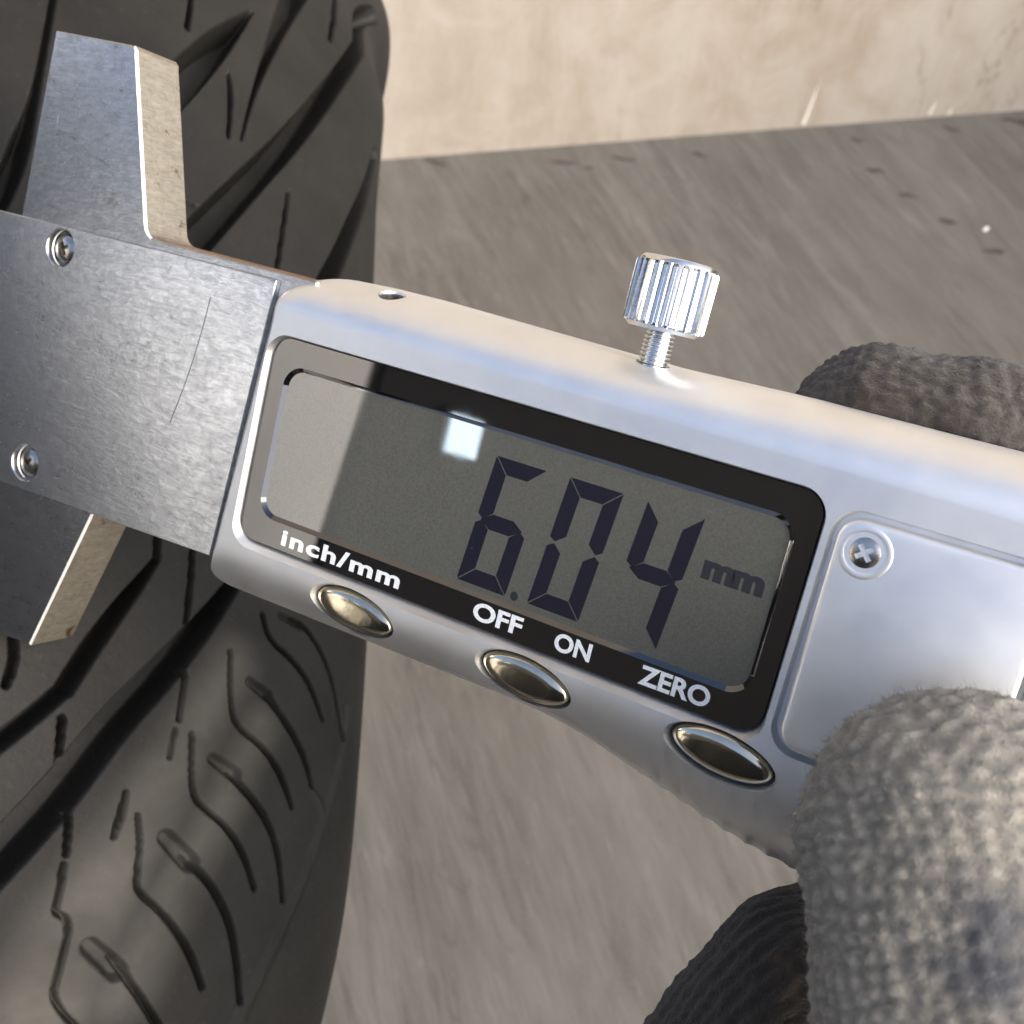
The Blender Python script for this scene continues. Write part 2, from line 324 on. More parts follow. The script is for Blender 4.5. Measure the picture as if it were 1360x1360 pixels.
FEATS = [
 ('groove',5,[(-217.7,28.8,0.99),(-209.6,29.1,1.07),(-196.0,29.8,1.03),(-185.9,30.3,1.37),(-176.1,30.0,3.23),(-166.7,29.6,2.74),(-157.1,27.6,2.19)]),
 ('sipe',2.5,[(-238.5,51.9,0.95),(-230.5,52.0,0.95),(-221.4,52.2,1.11)]),
 ('groove',5.5,[(-239.4,65.6,1.07),(-232.2,63.0,3.59),(-222.9,59.2,6.31),(-212.0,54.9,7.27),(-199.6,49.6,7.2),(-187.9,45.0,6.58),(-175.9,40.7,5.96),(-163.0,36.4,5.45),(-151.0,32.9,5.45)]),
 ('groove',4.5,[(-274.2,77.3,6.79),(-255.6,74.6,5.32),(-241.1,72.7,3.96),(-227.6,71.0,2.27),(-217.2,69.3,1.32),(-208.9,68.2,0.82),(-201.2,67.4,0.66)]),
 ('sipe',2.5,[(-216.2,62.4,0.59),(-212.2,63.4,1.27),(-206.4,64.1,1.04),(-199.9,64.3,0.52)]),
 ('sipe',2.5,[(-287.8,89.2,1.16),(-276.6,88.5,1.01),(-261.6,85.4,1.16),(-251.7,85.4,0.97)]),
 ('groove',6.5,[(-304.1,101.5,5.26),(-255.1,92.4,3.71),(-228.1,86.1,4.39),(-208.9,78.8,5.12),(-193.6,70.9,5.8),(-180.9,63.9,6.58),(-171.8,58.8,6.66),(-163.1,53.7,6.45),(-154.1,48.7,6.45)]),
 ('sipe',6.5,[(-214.0,78.3,0.8),(-216.2,82.5,0.8)]),
 ('sipe',6.5,[(-181.2,58.1,0.81),(-182.0,64.7,0.81)]),
 ('groove',4.5,[(-233.7,104.9,3.23),(-217.0,101.4,3.12),(-200.6,96.2,3.62),(-187.8,92.4,3.72),(-176.3,88.1,4.01),(-163.8,81.9,4.01)]),
 ('sipe',2.5,[(-196.2,79.5,0.51),(-186.8,79.2,0.83),(-176.5,78.6,0.81),(-170.9,78.3,0.81)]),
 ('sipe',2.5,[(-127.2,61.0,0.82),(-121.7,61.9,0.94)]),
 ('groove',5.5,[(-121.7,61.9,0.96),(-118.4,60.3,1.67),(-113.8,57.9,2.43),(-107.5,55.0,2.75),(-101.7,52.9,2.65)]),
 ('groove',5.0,[(-101.7,52.9,2.31),(-97.6,49.9,2.27),(-93.7,46.7,2.42),(-90.5,44.0,2.61)]),
 ('sipe',2.5,[(-125.5,67.0,0.61),(-120.1,67.6,0.71),(-113.9,67.8,0.59)]),
 ('sipe',3,[(-107.3,45.0,0.91),(-103.7,46.1,1.1),(-100.7,45.7,0.82)]),
 ('sipe',3,[(-97.8,53.4,0.83),(-92.4,54.1,0.65)]),
 ('groove',6.0,[(-125.4,76.8,1.64),(-119.1,73.5,2.68),(-112.0,69.2,3.85),(-106.2,65.4,4.5),(-98.2,59.9,4.88),(-89.3,55.5,5.27),(-82.0,51.3,5.53),(-75.9,47.7,5.53)]),
 ('sipe',2.5,[(-107.6,68.0,0.45),(-106.6,68.9,0.79),(-103.1,69.0,0.55),(-100.5,68.9,0.44)]),
 ('sipe',1.2,[(-98.9,68.6,0.54),(-95.2,68.4,0.43)]),
 ('sipe',2.5,[(-87.2,55.8,0.44),(-86.0,56.8,0.72),(-81.1,57.5,0.54)]),
 ('sipe',2.5,[(-79.7,57.5,0.45),(-76.8,57.7,0.72),(-74.2,57.7,0.54)]),
 ('sipe',2.5,[(-89.7,63.3,0.39),(-86.6,63.2,1.08),(-83.9,62.8,0.39)]),
 ('sipe',2,[(-73.8,57.9,0.43),(-73.0,59.7,0.8),(-69.0,60.0,0.54),(-65.2,59.8,0.51),(-63.0,60.1,0.48),(-60.0,63.2,0.57),(-56.4,68.0,0.65)]),
 ('sipe',1.6,[(-118.0,80.2,0.56),(-114.5,81.7,0.51),(-112.7,86.3,0.71),(-109.6,90.4,0.81),(-104.7,93.8,0.65)]),
 ('sipe',1.2,[(-118.5,85.7,0.51),(-118.1,88.8,0.64),(-113.2,94.3,0.78),(-106.9,97.7,0.9),(-102.6,99.5,0.67)]),
 ('sipe',1.6,[(-111.3,75.4,0.5),(-103.2,76.5,0.49),(-100.8,78.0,0.57),(-98.9,82.5,0.63),(-95.2,86.4,0.96),(-90.9,88.9,0.55)]),
 ('sipe',1.6,[(-106.1,82.7,1.06),(-101.8,87.6,0.85),(-98.0,90.9,0.95),(-94.3,92.6,0.64)]),
 ('sipe',1.8,[(-98.7,71.1,0.44),(-91.3,72.1,0.43),(-89.4,73.5,0.52),(-87.0,78.1,0.67),(-83.2,81.6,0.82),(-78.7,83.9,0.47)]),
 ('sipe',1.8,[(-94.1,77.9,1.03),(-89.7,83.7,0.88),(-84.7,87.1,0.82),(-77.3,89.3,0.41)]),
 ('sipe',2,[(-87.0,65.4,0.59),(-82.8,66.5,0.59),(-78.5,66.7,0.56),(-77.0,67.4,0.56),(-74.6,71.2,0.66),(-69.9,75.7,0.89),(-64.9,78.7,0.49)]),
 ('sipe',2,[(-82.0,72.9,1.1),(-78.9,77.1,0.94),(-74.0,80.9,0.9),(-68.0,83.3,0.82),(-62.9,85.0,0.47)]),
 ('sipe',2.2,[(-68.3,66.0,0.95),(-64.0,70.2,0.87),(-60.0,73.7,0.89),(-55.6,77.2,0.8)]),
 ('scoop',1.3,[(-107.8,79.2,1.56),(-106.2,82.7,1.93)]),
 ('scoop',1.5,[(-95.9,74.8,1.86),(-94.2,78.5,2.4)]),
 ('scoop',1.8,[(-84.5,69.7,2.47),(-81.6,73.5,2.96)]),
 ('scoop',2.0,[(-69.8,62.9,2.56),(-66.9,66.8,2.9)]),
 ('scoop',1.0,[(-118.7,83.6,1.14),(-118.0,87.3,1.39)]),
 ('ridge',-0.5,[(-107.8,100.8,1.89),(-101.5,100.4,1.61),(-88.0,95.8,1.81),(-76.4,91.3,1.47),(-65.4,87.1,1.79),(-56.7,84.5,2.2)]),
 ('ridge',-0.45,[(-93.7,92.5,0.98),(-91.7,95.4,1.11),(-87.4,96.8,1.3)]),
 ('dirt',0,[(-109.4,76.1,6.77),(-97.8,71.2,7.34),(-85.9,66.2,8.89),(-73.3,61.2,11.17),(-63.0,59.2,12.1)]),
 ('dirt',0,[(-102.2,81.6,4.72),(-89.2,76.5,5.48),(-77.0,71.5,6.22),(-64.1,67.9,7.25)]),
]
def sstep(a, b, x):
    t = np.clip((x - a) / (b - a), 0, 1); return t * t * (3 - 2 * t)
def build_tyre():
    tt = np.concatenate([np.arange(-1.10, -.86, .7 / TR), np.arange(-.86, -.11, .2 / TR), np.arange(-.11, .0, .7 / TR), np.arange(.0, 2 * math.pi - 1.10, .03)]); nt_ = len(tt)
    S_END = PS[-1]
    sp = np.concatenate([np.arange(0, 12, 2.), np.arange(12, 26, .7), np.arange(26, 118, .215), np.arange(118, 135, .7), np.arange(135, 185, 1.2), np.linspace(185, S_END, 46)])
    sg = np.concatenate([-np.r_[np.arange(0, 160, 2.0)[1:], np.linspace(160, S_END, 50)[:-1]][::-1], sp[:-1]]); ns = len(sg)
    a = np.abs(sg); w_ = np.sign(sg) * np.interp(a, PS, PW[:, 0]); dr = np.interp(a, PS, PW[:, 1])
    e = .6; tw = (np.interp(a + e, PS, PW[:, 0]) - np.interp(np.maximum(a - e, 0), PS, PW[:, 0])); tr = -(np.interp(a + e, PS, PW[:, 1]) - np.interp(np.maximum(a - e, 0), PS, PW[:, 1]))
    nn = np.hypot(tw, tr); nw, nr = np.sign(sg) * -tr / nn, tw / nn
    D = np.zeros((nt_, ns)); DU = np.zeros((nt_, ns)); RG = np.zeros((nt_, ns))
    X = tt * TR
    def carve(kind, dep, pts, mirror):
        nonlocal D, DU, RG
        p = np.array(pts); 
        if mirror: p = p * np.array([1, -1, 1])
        if len(p) > 2 and kind in ('sipe', 'ridge', 'groove'):             # round the corners of the drawn line
            for _ in range(2):
                q = .75 * p[:-1] + .25 * p[1:]; r_ = .25 * p[:-1] + .75 * p[1:]
                mm = np.empty((2 * len(q), 3)); mm[0::2] = q; mm[1::2] = r_; p = np.vstack([p[:1], mm, p[-1:]])
        if kind == 'sipe': p[:, 2] = np.maximum(p[:, 2], .62)
        pad = p[:, 2].max() + 2
        i0, i1 = np.searchsorted(X[:nt_], p[:, 0].min() - pad), np.searchsorted(X, p[:, 0].max() + pad)
        j0, j1 = np.searchsorted(sg, p[:, 1].min() - pad), np.searchsorted(sg, p[:, 1].max() + pad)
        if i1 <= i0 or j1 <= j0: return
        xx, yy = np.meshgrid(X[i0:i1], sg[j0:j1], indexing='ij')
        # waver of the hand-cut look and a rounded lip
        best = np.full(xx.shape, 1e9); hw = np.ones(xx.shape)
        for A, B in zip(p[:-1], p[1:]):
            d = B[:2] - A[:2]; L = d @ d + 1e-9; u = np.clip(((xx - A[0]) * d[0] + (yy - A[1]) * d[1]) / L, 0, 1)
            q = np.hypot(xx - A[0] - u * d[0], yy - A[1] - u * d[1]); ww = (A[2] + u * (B[2] - A[2])) / 2
            k = (q - ww) < (best - hw); best = np.where(k, q, best); hw = np.where(k, ww, hw)
        ex = best - hw
        if kind == 'groove': v = dep * 1.35 * (1 - sstep(-1.0, .14, ex)); D[i0:i1, j0:j1] = np.maximum(D[i0:i1, j0:j1], v)
        elif kind == 'sipe': v = 1.5 * dep * np.clip((.14 - ex) / (np.maximum(hw, .2) + .14), 0, 1) ** .7; D[i0:i1, j0:j1] = np.maximum(D[i0:i1, j0:j1], v)
        elif kind == 'scoop': v = dep * (1 - sstep(-.8, .18, ex)); D[i0:i1, j0:j1] = np.maximum(D[i0:i1, j0:j1], v)
        elif kind == 'ridge': RG[i0:i1, j0:j1] = np.maximum(RG[i0:i1, j0:j1], -dep * (1 - sstep(-.8, .5, ex)))
        else: DU[i0:i1, j0:j1] = np.maximum(DU[i0:i1, j0:j1], 1 - sstep(-4, 3.5, ex))
    for k in (0, -1, 1):                                   # the pattern repeats round the tyre
        for kind, dep, pts in FEATS:
            q = [(x + k * 176.0, s_, w2) for x, s_, w2 in pts]
            if k: q = [t for t in q if (t[0] > -54 if k == 1 else t[0] < -290)]
            if len(q) > 1: carve(kind, dep, q, False)
    for k in (-1, 0, 1):
        for kind, dep, pts in FEATS:
            if kind in ('groove',): carve(kind, dep, [(x + 30 + k * 176, s_, w2) for x, s_, w2 in pts if s_ > 30], True)
    off = RG - D
    T_, W_ = np.meshgrid(tt, w_, indexing='ij')
    k = np.clip((W_ - 35) / 55, 0, 1); k = k * k * (3 - 2 * k); u = (np.clip(T_, -.85, -.1) + .47) / .3
    fade = np.clip(1 - (np.abs(((T_ + .47 + math.pi) % (2 * math.pi)) - math.pi) - .9) / 1.2, 0, 1)
    dw = k * fade * (-4.198 + 7.813 * u + 4.304 * u * u - 3.084 * u ** 3
        + sum(c * np.exp(-((T_ - q) / .115) ** 2) for c, q in zip((12.09,-6.13,0.9,-1.32,0.43,-1.49,1.05,-0.73,1.6,-2.72), np.linspace(-1.06, -.12, 10))))
    wv = W_ + dw + off * nw[None, :]; rv = (TR - dr)[None, :] + off * nr[None, :]
    P_ = TC + TA * wv[..., None] + rv[..., None] * (np.cos(T_)[..., None] * T1 + np.sin(T_)[..., None] * T2)
    return sg, c2w(P_ * KS), DU
sg, TP, TDU = build_tyre()
flat = TP.reshape(-1, 3); low = flat[flat[:, 2].argmin()]
FLOOR_Z = float(low[2]) - .0005
def grid_mesh(name, P_, attr, mat_, parent, origin, wrap_rows=True, wrap_cols=False):
    n0, n1 = P_.shape[:2]; idx = np.arange(n0 * n1).reshape(n0, n1)
    a = idx; b = np.roll(idx, -1, 0)
    if not wrap_cols: a0, a1, b0, b1 = a[:, :-1], a[:, 1:], b[:, :-1], b[:, 1:]
    else: a0, a1, b0, b1 = a, np.roll(a, -1, 1), b, np.roll(b, -1, 1)
    q = np.stack([a0, b0, b1, a1], -1).reshape(-1, 4)
    me = bpy.data.meshes.new(name)
    me.vertices.add(n0 * n1); me.vertices.foreach_set('co', (P_.reshape(-1, 3) - origin).astype(np.float32).ravel())
    me.loops.add(q.size); me.loops.foreach_set('vertex_index', q.ravel().astype(np.int32))
    me.polygons.add(len(q)); me.polygons.foreach_set('loop_start', np.arange(0, q.size, 4, dtype=np.int32))
    me.update(calc_edges=True); me.polygons.foreach_set('use_smooth', np.ones(len(q), bool))
    if attr is not None:
        at = me.attributes.new('dust', 'FLOAT', 'POINT'); at.data.foreach_set('value', attr.ravel().astype(np.float32))
    return link(name, me, mat_, parent)
tyre = empty('tyre', Matrix.Translation(Vector(low)))
tag(tyre, 'worn black car tyre with slanted tread grooves leaning behind the caliper', 'tyre')
jl, jr = np.searchsorted(sg, -112), np.searchsorted(sg, 112)
grid_mesh('tread', TP[:, jl:jr + 1], TDU[:, jl:jr + 1], M_TREAD, tyre, low)
ring = np.concatenate([TP[:, jr:], TP[:, :jl + 1]], 1)
grid_mesh('sidewall', ring, None, M_SIDE, tyre, low)
# ------------------------------------------------------------------ caliper (face frame: x along the beam, y up the face, z out of it, millimetres)
P0 = np.array([-26.23357, 19.48331, -122.46183]); FX = np.array([0.86725, -0.29242, 0.40295]); FY = np.array([0.23323, 0.95366, 0.19011]); FN = np.array([-0.43987, -0.07089, 0.89526])
def f2w(q): q = np.asarray(q, float); return c2w(P0 + q[..., :1] * FX + q[..., 1:2] * FY + q[..., 2:3] * FN)
MW = Matrix.Identity(4)
for j, ax in enumerate((FX, FY, FN)):
    wv = CW @ ax
    for i in range(3): MW[i][j] = wv[i]
o_ = c2w(P0)
for i in range(3): MW[i][3] = o_[i]
cal = empty('caliper', MW)
tag(cal, 'silver digital caliper reading 6.04 mm held slanted before the tyre', 'caliper')

def seg(n, fo, fi, dep, inset_=None):
    return [(fo(k / n), fi(k / n), dep(k / n) if callable(dep) else dep) for k in range(n)]
lerp = lambda a, b, t: (a[0] + (b[0] - a[0]) * t, a[1] + (b[1] - a[1]) * t)
def arc(cx, cy, rx, ry, a0, a1): return lambda t: (cx + rx * math.cos(R(a0 + (a1 - a0) * t)), cy + ry * math.sin(R(a0 + (a1 - a0) * t)))
GRIP = np.array([(38, -29.75), (43.2, -30.25), (47.6, -31.3), (51.8, -32.5), (56, -33.6), (61, -34.9), (67, -35.6), (76, -35.8), (90, -35.2)], float)
gl = np.r_[0, np.cumsum(np.hypot(*np.diff(GRIP, axis=0).T))]
def gpt(t):
    q = t * gl[-1]; return np.array([np.interp(q, gl, GRIP[:, 0]), np.interp(q, gl, GRIP[:, 1])])
def grip(t):                                              # thumb rest with a fine serrated edge, run backwards
    t = 1 - t; sm = sum(gpt(min(1, max(0, t + d))) for d in (-.05, -.025, 0, .025, .05)) / 5; p = tuple(sm)
    s_ = .24 * abs(math.sin(math.pi * t * gl[-1] / 2.35)) * min(1, max(0, (p[0] - 50) / 4))
    return (p[0] - s_ * .35, p[1] + s_)
DT, DB, DS = 7.0, 3.6, .75
def dblend(a, b): return lambda t: a + (b - a) * (t * t * (3 - 2 * t))
pairs = []                                                # clockwise from the lower left, then reversed
pairs += seg(24, lambda t: lerp((-2.75, -27.4), (-.75, 3.0), t), lambda t: lerp((-2.05, -24.6), (-.10, 1.4), t), DS)
pairs += seg(28, arc(5.2, 3.0, 6.0, 4.7, 180, 90), arc(1.5, 1.4, 1.65, 1.35, 180, 90), dblend(DS, DT))
TOPC = [(5.2, 7.7), (12, 7.75), (30, 7.35), (42, 7.1), (57, 7.5), (92, 7.5)]
topf = lambda t: (5.2 + 86.8 * t, float(np.interp(5.2 + 86.8 * t, [p[0] for p in TOPC], [p[1] for p in TOPC])))
pairs += seg(60, topf, lambda t: lerp((1.5, 2.75), (90, 2.3), t), DT)
pairs += seg(16, arc(92, 3.0, 4.5, 4.5, 90, 0), arc(90, .8, 2.4, 1.5, 90, 0), dblend(DT, 3))
pairs += seg(16, lambda t: lerp((96.5, 3.0), (96.0, -30), t), lambda t: lerp((92.4, .8), (92, -22), t), 3)
pairs += seg(12, arc(92, -30, 4, 5.2, 0, -95), arc(90, -22, 2, 2.4, 0, -90), dblend(3, DB))
pairs += seg(240, grip, lambda t: lerp((90, -24.4), (38, -24.45), t), lambda t: DB + 2.2 * math.sin(math.pi * (1 - t)) ** 1.0)
pairs += seg(50, lambda t: lerp((38, -29.8), (-.6, -30.2), t), lambda t: lerp((38, -24.45), (-.4, -24.6), t), DB)
pairs += seg(16, arc(-.6, -27.9, 2.15, 2.3, -90, -180), lambda t: lerp((-.4, -24.6), (-2.0, -24.55), t), dblend(DB, DS))
pairs = pairs[::-1]
loops = []
loops.append([(o[0], o[1], -15.0) for o, i, d in pairs])
NB = 14
for k in range(NB, -1, -1):
    t = math.pi / 2 * k / NB
    loops.append([(i[0] + (o[0] - i[0]) * math.sin(t), i[1] + (o[1] - i[1]) * math.sin(t), -d * (1 - math.cos(t))) for o, i, d in pairs])
ctr = np.mean([i for o, i, d in pairs], axis=0)
loops.append([(i[0] + (45 - i[0]) * .004, i[1] + (-11 - i[1]) * .004, 0.0) for o, i, d in pairs])
v, f = loft(loops)
me = bpy.data.meshes.new('housing'); me.from_pydata([tuple(np.array(q) * MM) for q in v], [], f); fix_normals(me)
housing = link('housing', me, M_SATIN, cal)
# recesses cut out of the housing: display, battery cover, three button wells, small holes
def cutter_shells():
    L = []
    def cone(lo, hi, z0, z1, zc=None):                    # narrow bottom, flared top
        L.append([z3(lo, z0), z3(lo, zc if zc is not None else z0 + .25), z3(hi, 0.0), z3(hi, z1)])
    cone(rrect(0, -23.1, 62, 0, 2.3), rrect(-.45, -24.05, 62.45, .35, 2.7), -1.9, 3)
    cone(rrect(63.25, -23.3, 81.6, -.55, 2.4), rrect(63.0, -23.55, 81.85, -.3, 2.6), -1.5, 3)
    for cx, cy, a_, b_ in BTN:
        z = -.15 if cx < 70 else 0
        L.append([z3(ellipse(cx, cy, a_ + .16, b_ + .16, R(-4)), -2.6), z3(ellipse(cx, cy, a_ + .16, b_ + .16, R(-4)), -.85), z3(ellipse(cx, cy, a_ + .50, b_ + .50, R(-4)), .15), z3(ellipse(cx, cy, a_ + .55, b_ + .55, R(-4)), 3)])
    return L
BTN = [(17.2, -26.55, 5.2, 1.95), (38.4, -26.4), (59.3, -26.05)]
BTN = [(b[0], b[1], 5.2, 2.1) for b in BTN]
def make_cut(l):
    v, f = loft(l); cme = bpy.data.meshes.new('cut'); cme.from_pydata([tuple(np.array(q) * MM) for q in v], [], f); fix_normals(cme)
    c_ = bpy.data.objects.new('cut', cme); COL.objects.link(c_); c_.parent = cal; return c_
def boolean(o, c):
    md = o.modifiers.new('b', 'BOOLEAN'); md.operation = 'DIFFERENCE'; md.solver = 'EXACT'; md.object = c
    bpy.context.view_layer.update(); dg = bpy.context.evaluated_depsgraph_get()
    nm = bpy.data.meshes.new_from_object(o.evaluated_get(dg)); o.modifiers.clear(); nm.name = o.name; o.data = nm
SH = cutter_shells()
for hx, hz, hr in ((11.4, -4.1, 1.5), (41.3, -6.0, 1.75)):          # holes in the top edge, axis along y
    SH.append([[(hx + hr * math.cos(2 * math.pi * k / 24), y, hz - hr * math.sin(2 * math.pi * k / 24)) for k in range(24)] for y in (3.2, 12)])
for l in SH:
    cut = make_cut(l); boolean(housing, cut); bpy.data.objects.remove(cut)
    print('housing faces', len(housing.data.polygons))
finish(housing.data, 22)

for hx, hz, hr in ((11.4, -4.1, 1.5),):
    tq = math.acos(1 + hz / DT); yq = 2.75 + 4.9 * math.sin(tq); nq = Vector((0, math.sin(tq) / 4.9, math.cos(tq) / DT)).normalized()
    mt = Vector((0, 0, 1)).rotation_difference(nq).to_matrix().to_4x4(); p_ = Vector((hx, yq, hz)) - nq * .22
    lathe('grub_screw', [(hr * .97, -3.0), (hr * .97, -.2), (hr * .85, 0), (hr * .5, 0), (hr * .42, -.5), (.1, -.5)], 24, M_GAP, cal, Matrix.Translation(p_ * MM) @ mt)
# display: black window border, lcd, figures, print
def ring_plate(name, outer, inner, z, zin, mat_, parent):
    n_ = len(outer); v = z3(outer, z - 1.0) + z3(outer, z) + z3(inner, z) + z3(inset(inner, .5), zin)
    f = []
    for k in range(3):
        for i in range(n_): f.append((k * n_ + i, k * n_ + (i + 1) % n_, (k + 1) * n_ + (i + 1) % n_, (k + 1) * n_ + i))
    return mesh(name, v, f, mat_, parent, 30, MM)
ZB, ZL = -.85, -1.25
border = ring_plate('window_border', rrect(-.02, -23.12, 62.02, .02, 2.3), rrect(2.05, -20.15, 60.2, -2.75, 2.4), ZB, ZL - .02, M_BORDER, cal)
lcd = prism('lcd', rrect(2.2, -20.0, 60.05, -2.9, 2.3), -1.85, ZL, .01, M_LCD, cal)
def plate(name, poly, z, th, mat_, parent):
    p = np.array(poly); ar = sum(p[i - 1][0] * p[i][1] - p[i][0] * p[i - 1][1] for i in range(len(p)))
    if ar < 0: poly = poly[::-1]
    v, f = loft([z3(poly, z), z3(poly, z + th)]); return mesh(name, v, f, mat_, parent, 30, MM)
W_, HT, HM, SK = 5.75, 6.72, 6.85, .092; TK, GP = 1.62, .09   # digit width, half heights, slant, stroke, gap
def digit(x0, yb, segs):
    T = lambda x, y: (x0 + x + SK * y, yb + y)
    h = HT + HM; mid = HM; g = GP; k = TK; hk = k / 2
    S = {'t': [(g, h), (W_ - g, h), (W_ - k - g, h - k), (k + g, h - k)],
         'b': [(g, 0), (k + g, k), (W_ - k - g, k), (W_ - g, 0)],
         'm': [(g + .35, mid), (k + .1, mid + hk), (W_ - k - .1, mid + hk), (W_ - g - .35, mid), (W_ - k - .1, mid - hk), (k + .1, mid - hk)],
         'tl': [(0, h - g), (k, h - k - g), (k, mid + hk + g), (hk * .8, mid + g), (0, mid + hk * .5 + g)],
         'bl': [(0, g), (k, k + g), (k, mid - hk - g), (hk * .8, mid - g), (0, mid - hk * .5 - g)],
         'tr': [(W_, h - g), (W_, mid + hk * .5 + g), (W_ - hk * .8, mid + g), (W_ - k, mid + hk + g), (W_ - k, h - k - g)],
         'br': [(W_, g), (W_, mid - hk * .5 - g), (W_ - hk * .8, mid - g), (W_ - k, mid - hk - g), (W_ - k, k + g)]}
    root = None
    vv, ff = [], []
    for s_ in segs:
        pl = [T(*p) for p in S[s_]]; p = np.array(pl); ar = sum(p[i - 1][0] * p[i][1] - p[i][0] * p[i - 1][1] for i in range(len(p)))
        if ar < 0: pl = pl[::-1]
        v, f = loft([z3(pl, ZL + .005), z3(pl, ZL + .03)]); b0 = len(vv); vv += v; ff += [tuple(i + b0 for i in q) for q in f]
    return vv, ff
def digit_obj(x0, yb, segs, lab):
    d = None
    for s_ in segs:
        v, f = digit(x0, yb, [s_])
        if d is None: d = mesh('digit', v, f, M_SEG, lcd, 30, MM); d['label'] = lab
        else:                                             # further strokes of the same figure join its mesh
            bm = bmesh.new(); bm.from_mesh(d.data); vs = [bm.verts.new(tuple(np.array(q) * MM)) for q in v]
            for q in f: bm.faces.new([vs[i] for i in q])
            bm.to_mesh(d.data); bm.free()
digit_obj(28.15, -19.1, ('t', 'tl', 'm', 'bl', 'br', 'b'), 'dark segmented figure 6')
digit_obj(36.45, -18.95, ('t', 'tl', 'tr', 'bl', 'br', 'b'), 'dark segmented figure 0')
digit_obj(44.75, -18.85, ('tl', 'tr', 'm', 'br'), 'dark segmented figure 4')
plate('decimal_point', ellipse(34.9, -18.75, .42, .48, 0, 16), ZL + .005, .025, M_SEGPALE, lcd)

def text(name, body, x0, y0, x1, y1, z, mat_, parent, bold=.0, shear=0.0, rot=0.0, space=1.0):
    cu = bpy.data.curves.new(name, 'FONT'); cu.body = body; cu.size = 1; cu.offset = bold; cu.extrude = 0.004; cu.shear = shear; cu.space_character = space; cu.resolution_u = 6
    o = bpy.data.objects.new(name, cu); COL.objects.link(o); bpy.context.view_layer.update()
    me = bpy.data.meshes.new_from_object(o.evaluated_get(bpy.context.evaluated_depsgraph_get())); bpy.data.objects.remove(o); bpy.data.curves.remove(cu)
    p = np.empty(len(me.vertices) * 3); me.vertices.foreach_get('co', p); p = p.reshape(-1, 3)
    lo, hi = p.min(0), p.max(0); q = np.empty_like(p)
    q[:, 0] = (p[:, 0] - lo[0]) / (hi[0] - lo[0]) * (x1 - x0); q[:, 1] = (p[:, 1] - lo[1]) / (hi[1] - lo[1]) * (y1 - y0)
    q[:, 2] = z + (p[:, 2] - lo[2]) / (hi[2] - lo[2]) * .03
    c_, s_ = math.cos(rot), math.sin(rot)
    X_ = x0 + q[:, 0] * c_ - q[:, 1] * s_; Y_ = y0 + q[:, 0] * s_ + q[:, 1] * c_
    me.vertices.foreach_set('co', (np.stack([X_, Y_, q[:, 2]], 1) * MM).ravel()); me.update()
    me.name = name; return link(name, me, mat_, parent)
text('unit_mark', 'mm', 52.8, -10.75, 58.75, -8.95, ZL + .005, M_SEGPALE, lcd, .055, .0, 0, .86)
text('lettering', 'inch/mm', 6.0, -22.5, 21.9, -20.62, ZB + .005, M_PRINT, border, .030, 0, R(.3), 1.12)['label'] = 'white word inch/mm'
text('lettering', 'OFF', 31.05, -22.45, 36.75, -20.50, ZB + .005, M_PRINT, border, .030, 0, R(.6), 1.0)['label'] = 'white word OFF'
text('lettering', 'ON', 40.5, -22.40, 44.5, -20.50, ZB + .005, M_PRINT, border, .030, 0, R(.5), 1.0)['label'] = 'white word ON'
text('lettering', 'ZERO', 49.75, -22.50, 56.9, -20.50, ZB + .005, M_PRINT, border, .030, 0, R(.8), 1.0)['label'] = 'white word ZERO'

# buttons: domed ovals in their wells
btn_me = None
for k, (bx, by, a_, b_) in enumerate(BTN):
    if btn_me is None:
        lp = [z3(ellipse(0, 0, a_ * .97, b_ * .97), -2.4), z3(ellipse(0, 0, a_ * .97, b_ * .97), -.75)]
        for q in range(1, 12):
            t = math.pi / 2 * q / 12; rr = math.cos(t) ** .5 if q < 11 else .1
            lp.append(z3(ellipse(0, 0, a_ * .965 * rr, b_ * .965 * rr), -.75 + .85 * math.sin(t)))
        v, f = loft(lp); o = mesh('button', v, f, M_GOLD, cal, 50, MM); btn_me = o.data
    else: o = link('button', btn_me, None, cal)
    o.location = (bx * MM, by * MM, -.25 * MM); o.rotation_euler = (R(6), 0, R(-4))

for k, (bx, by, a_, b_) in enumerate(BTN):
    plate('button_seal', ellipse(bx, by, a_ + .3, b_ + .3, R(-4)), -1.75, .35, M_GAP, cal)
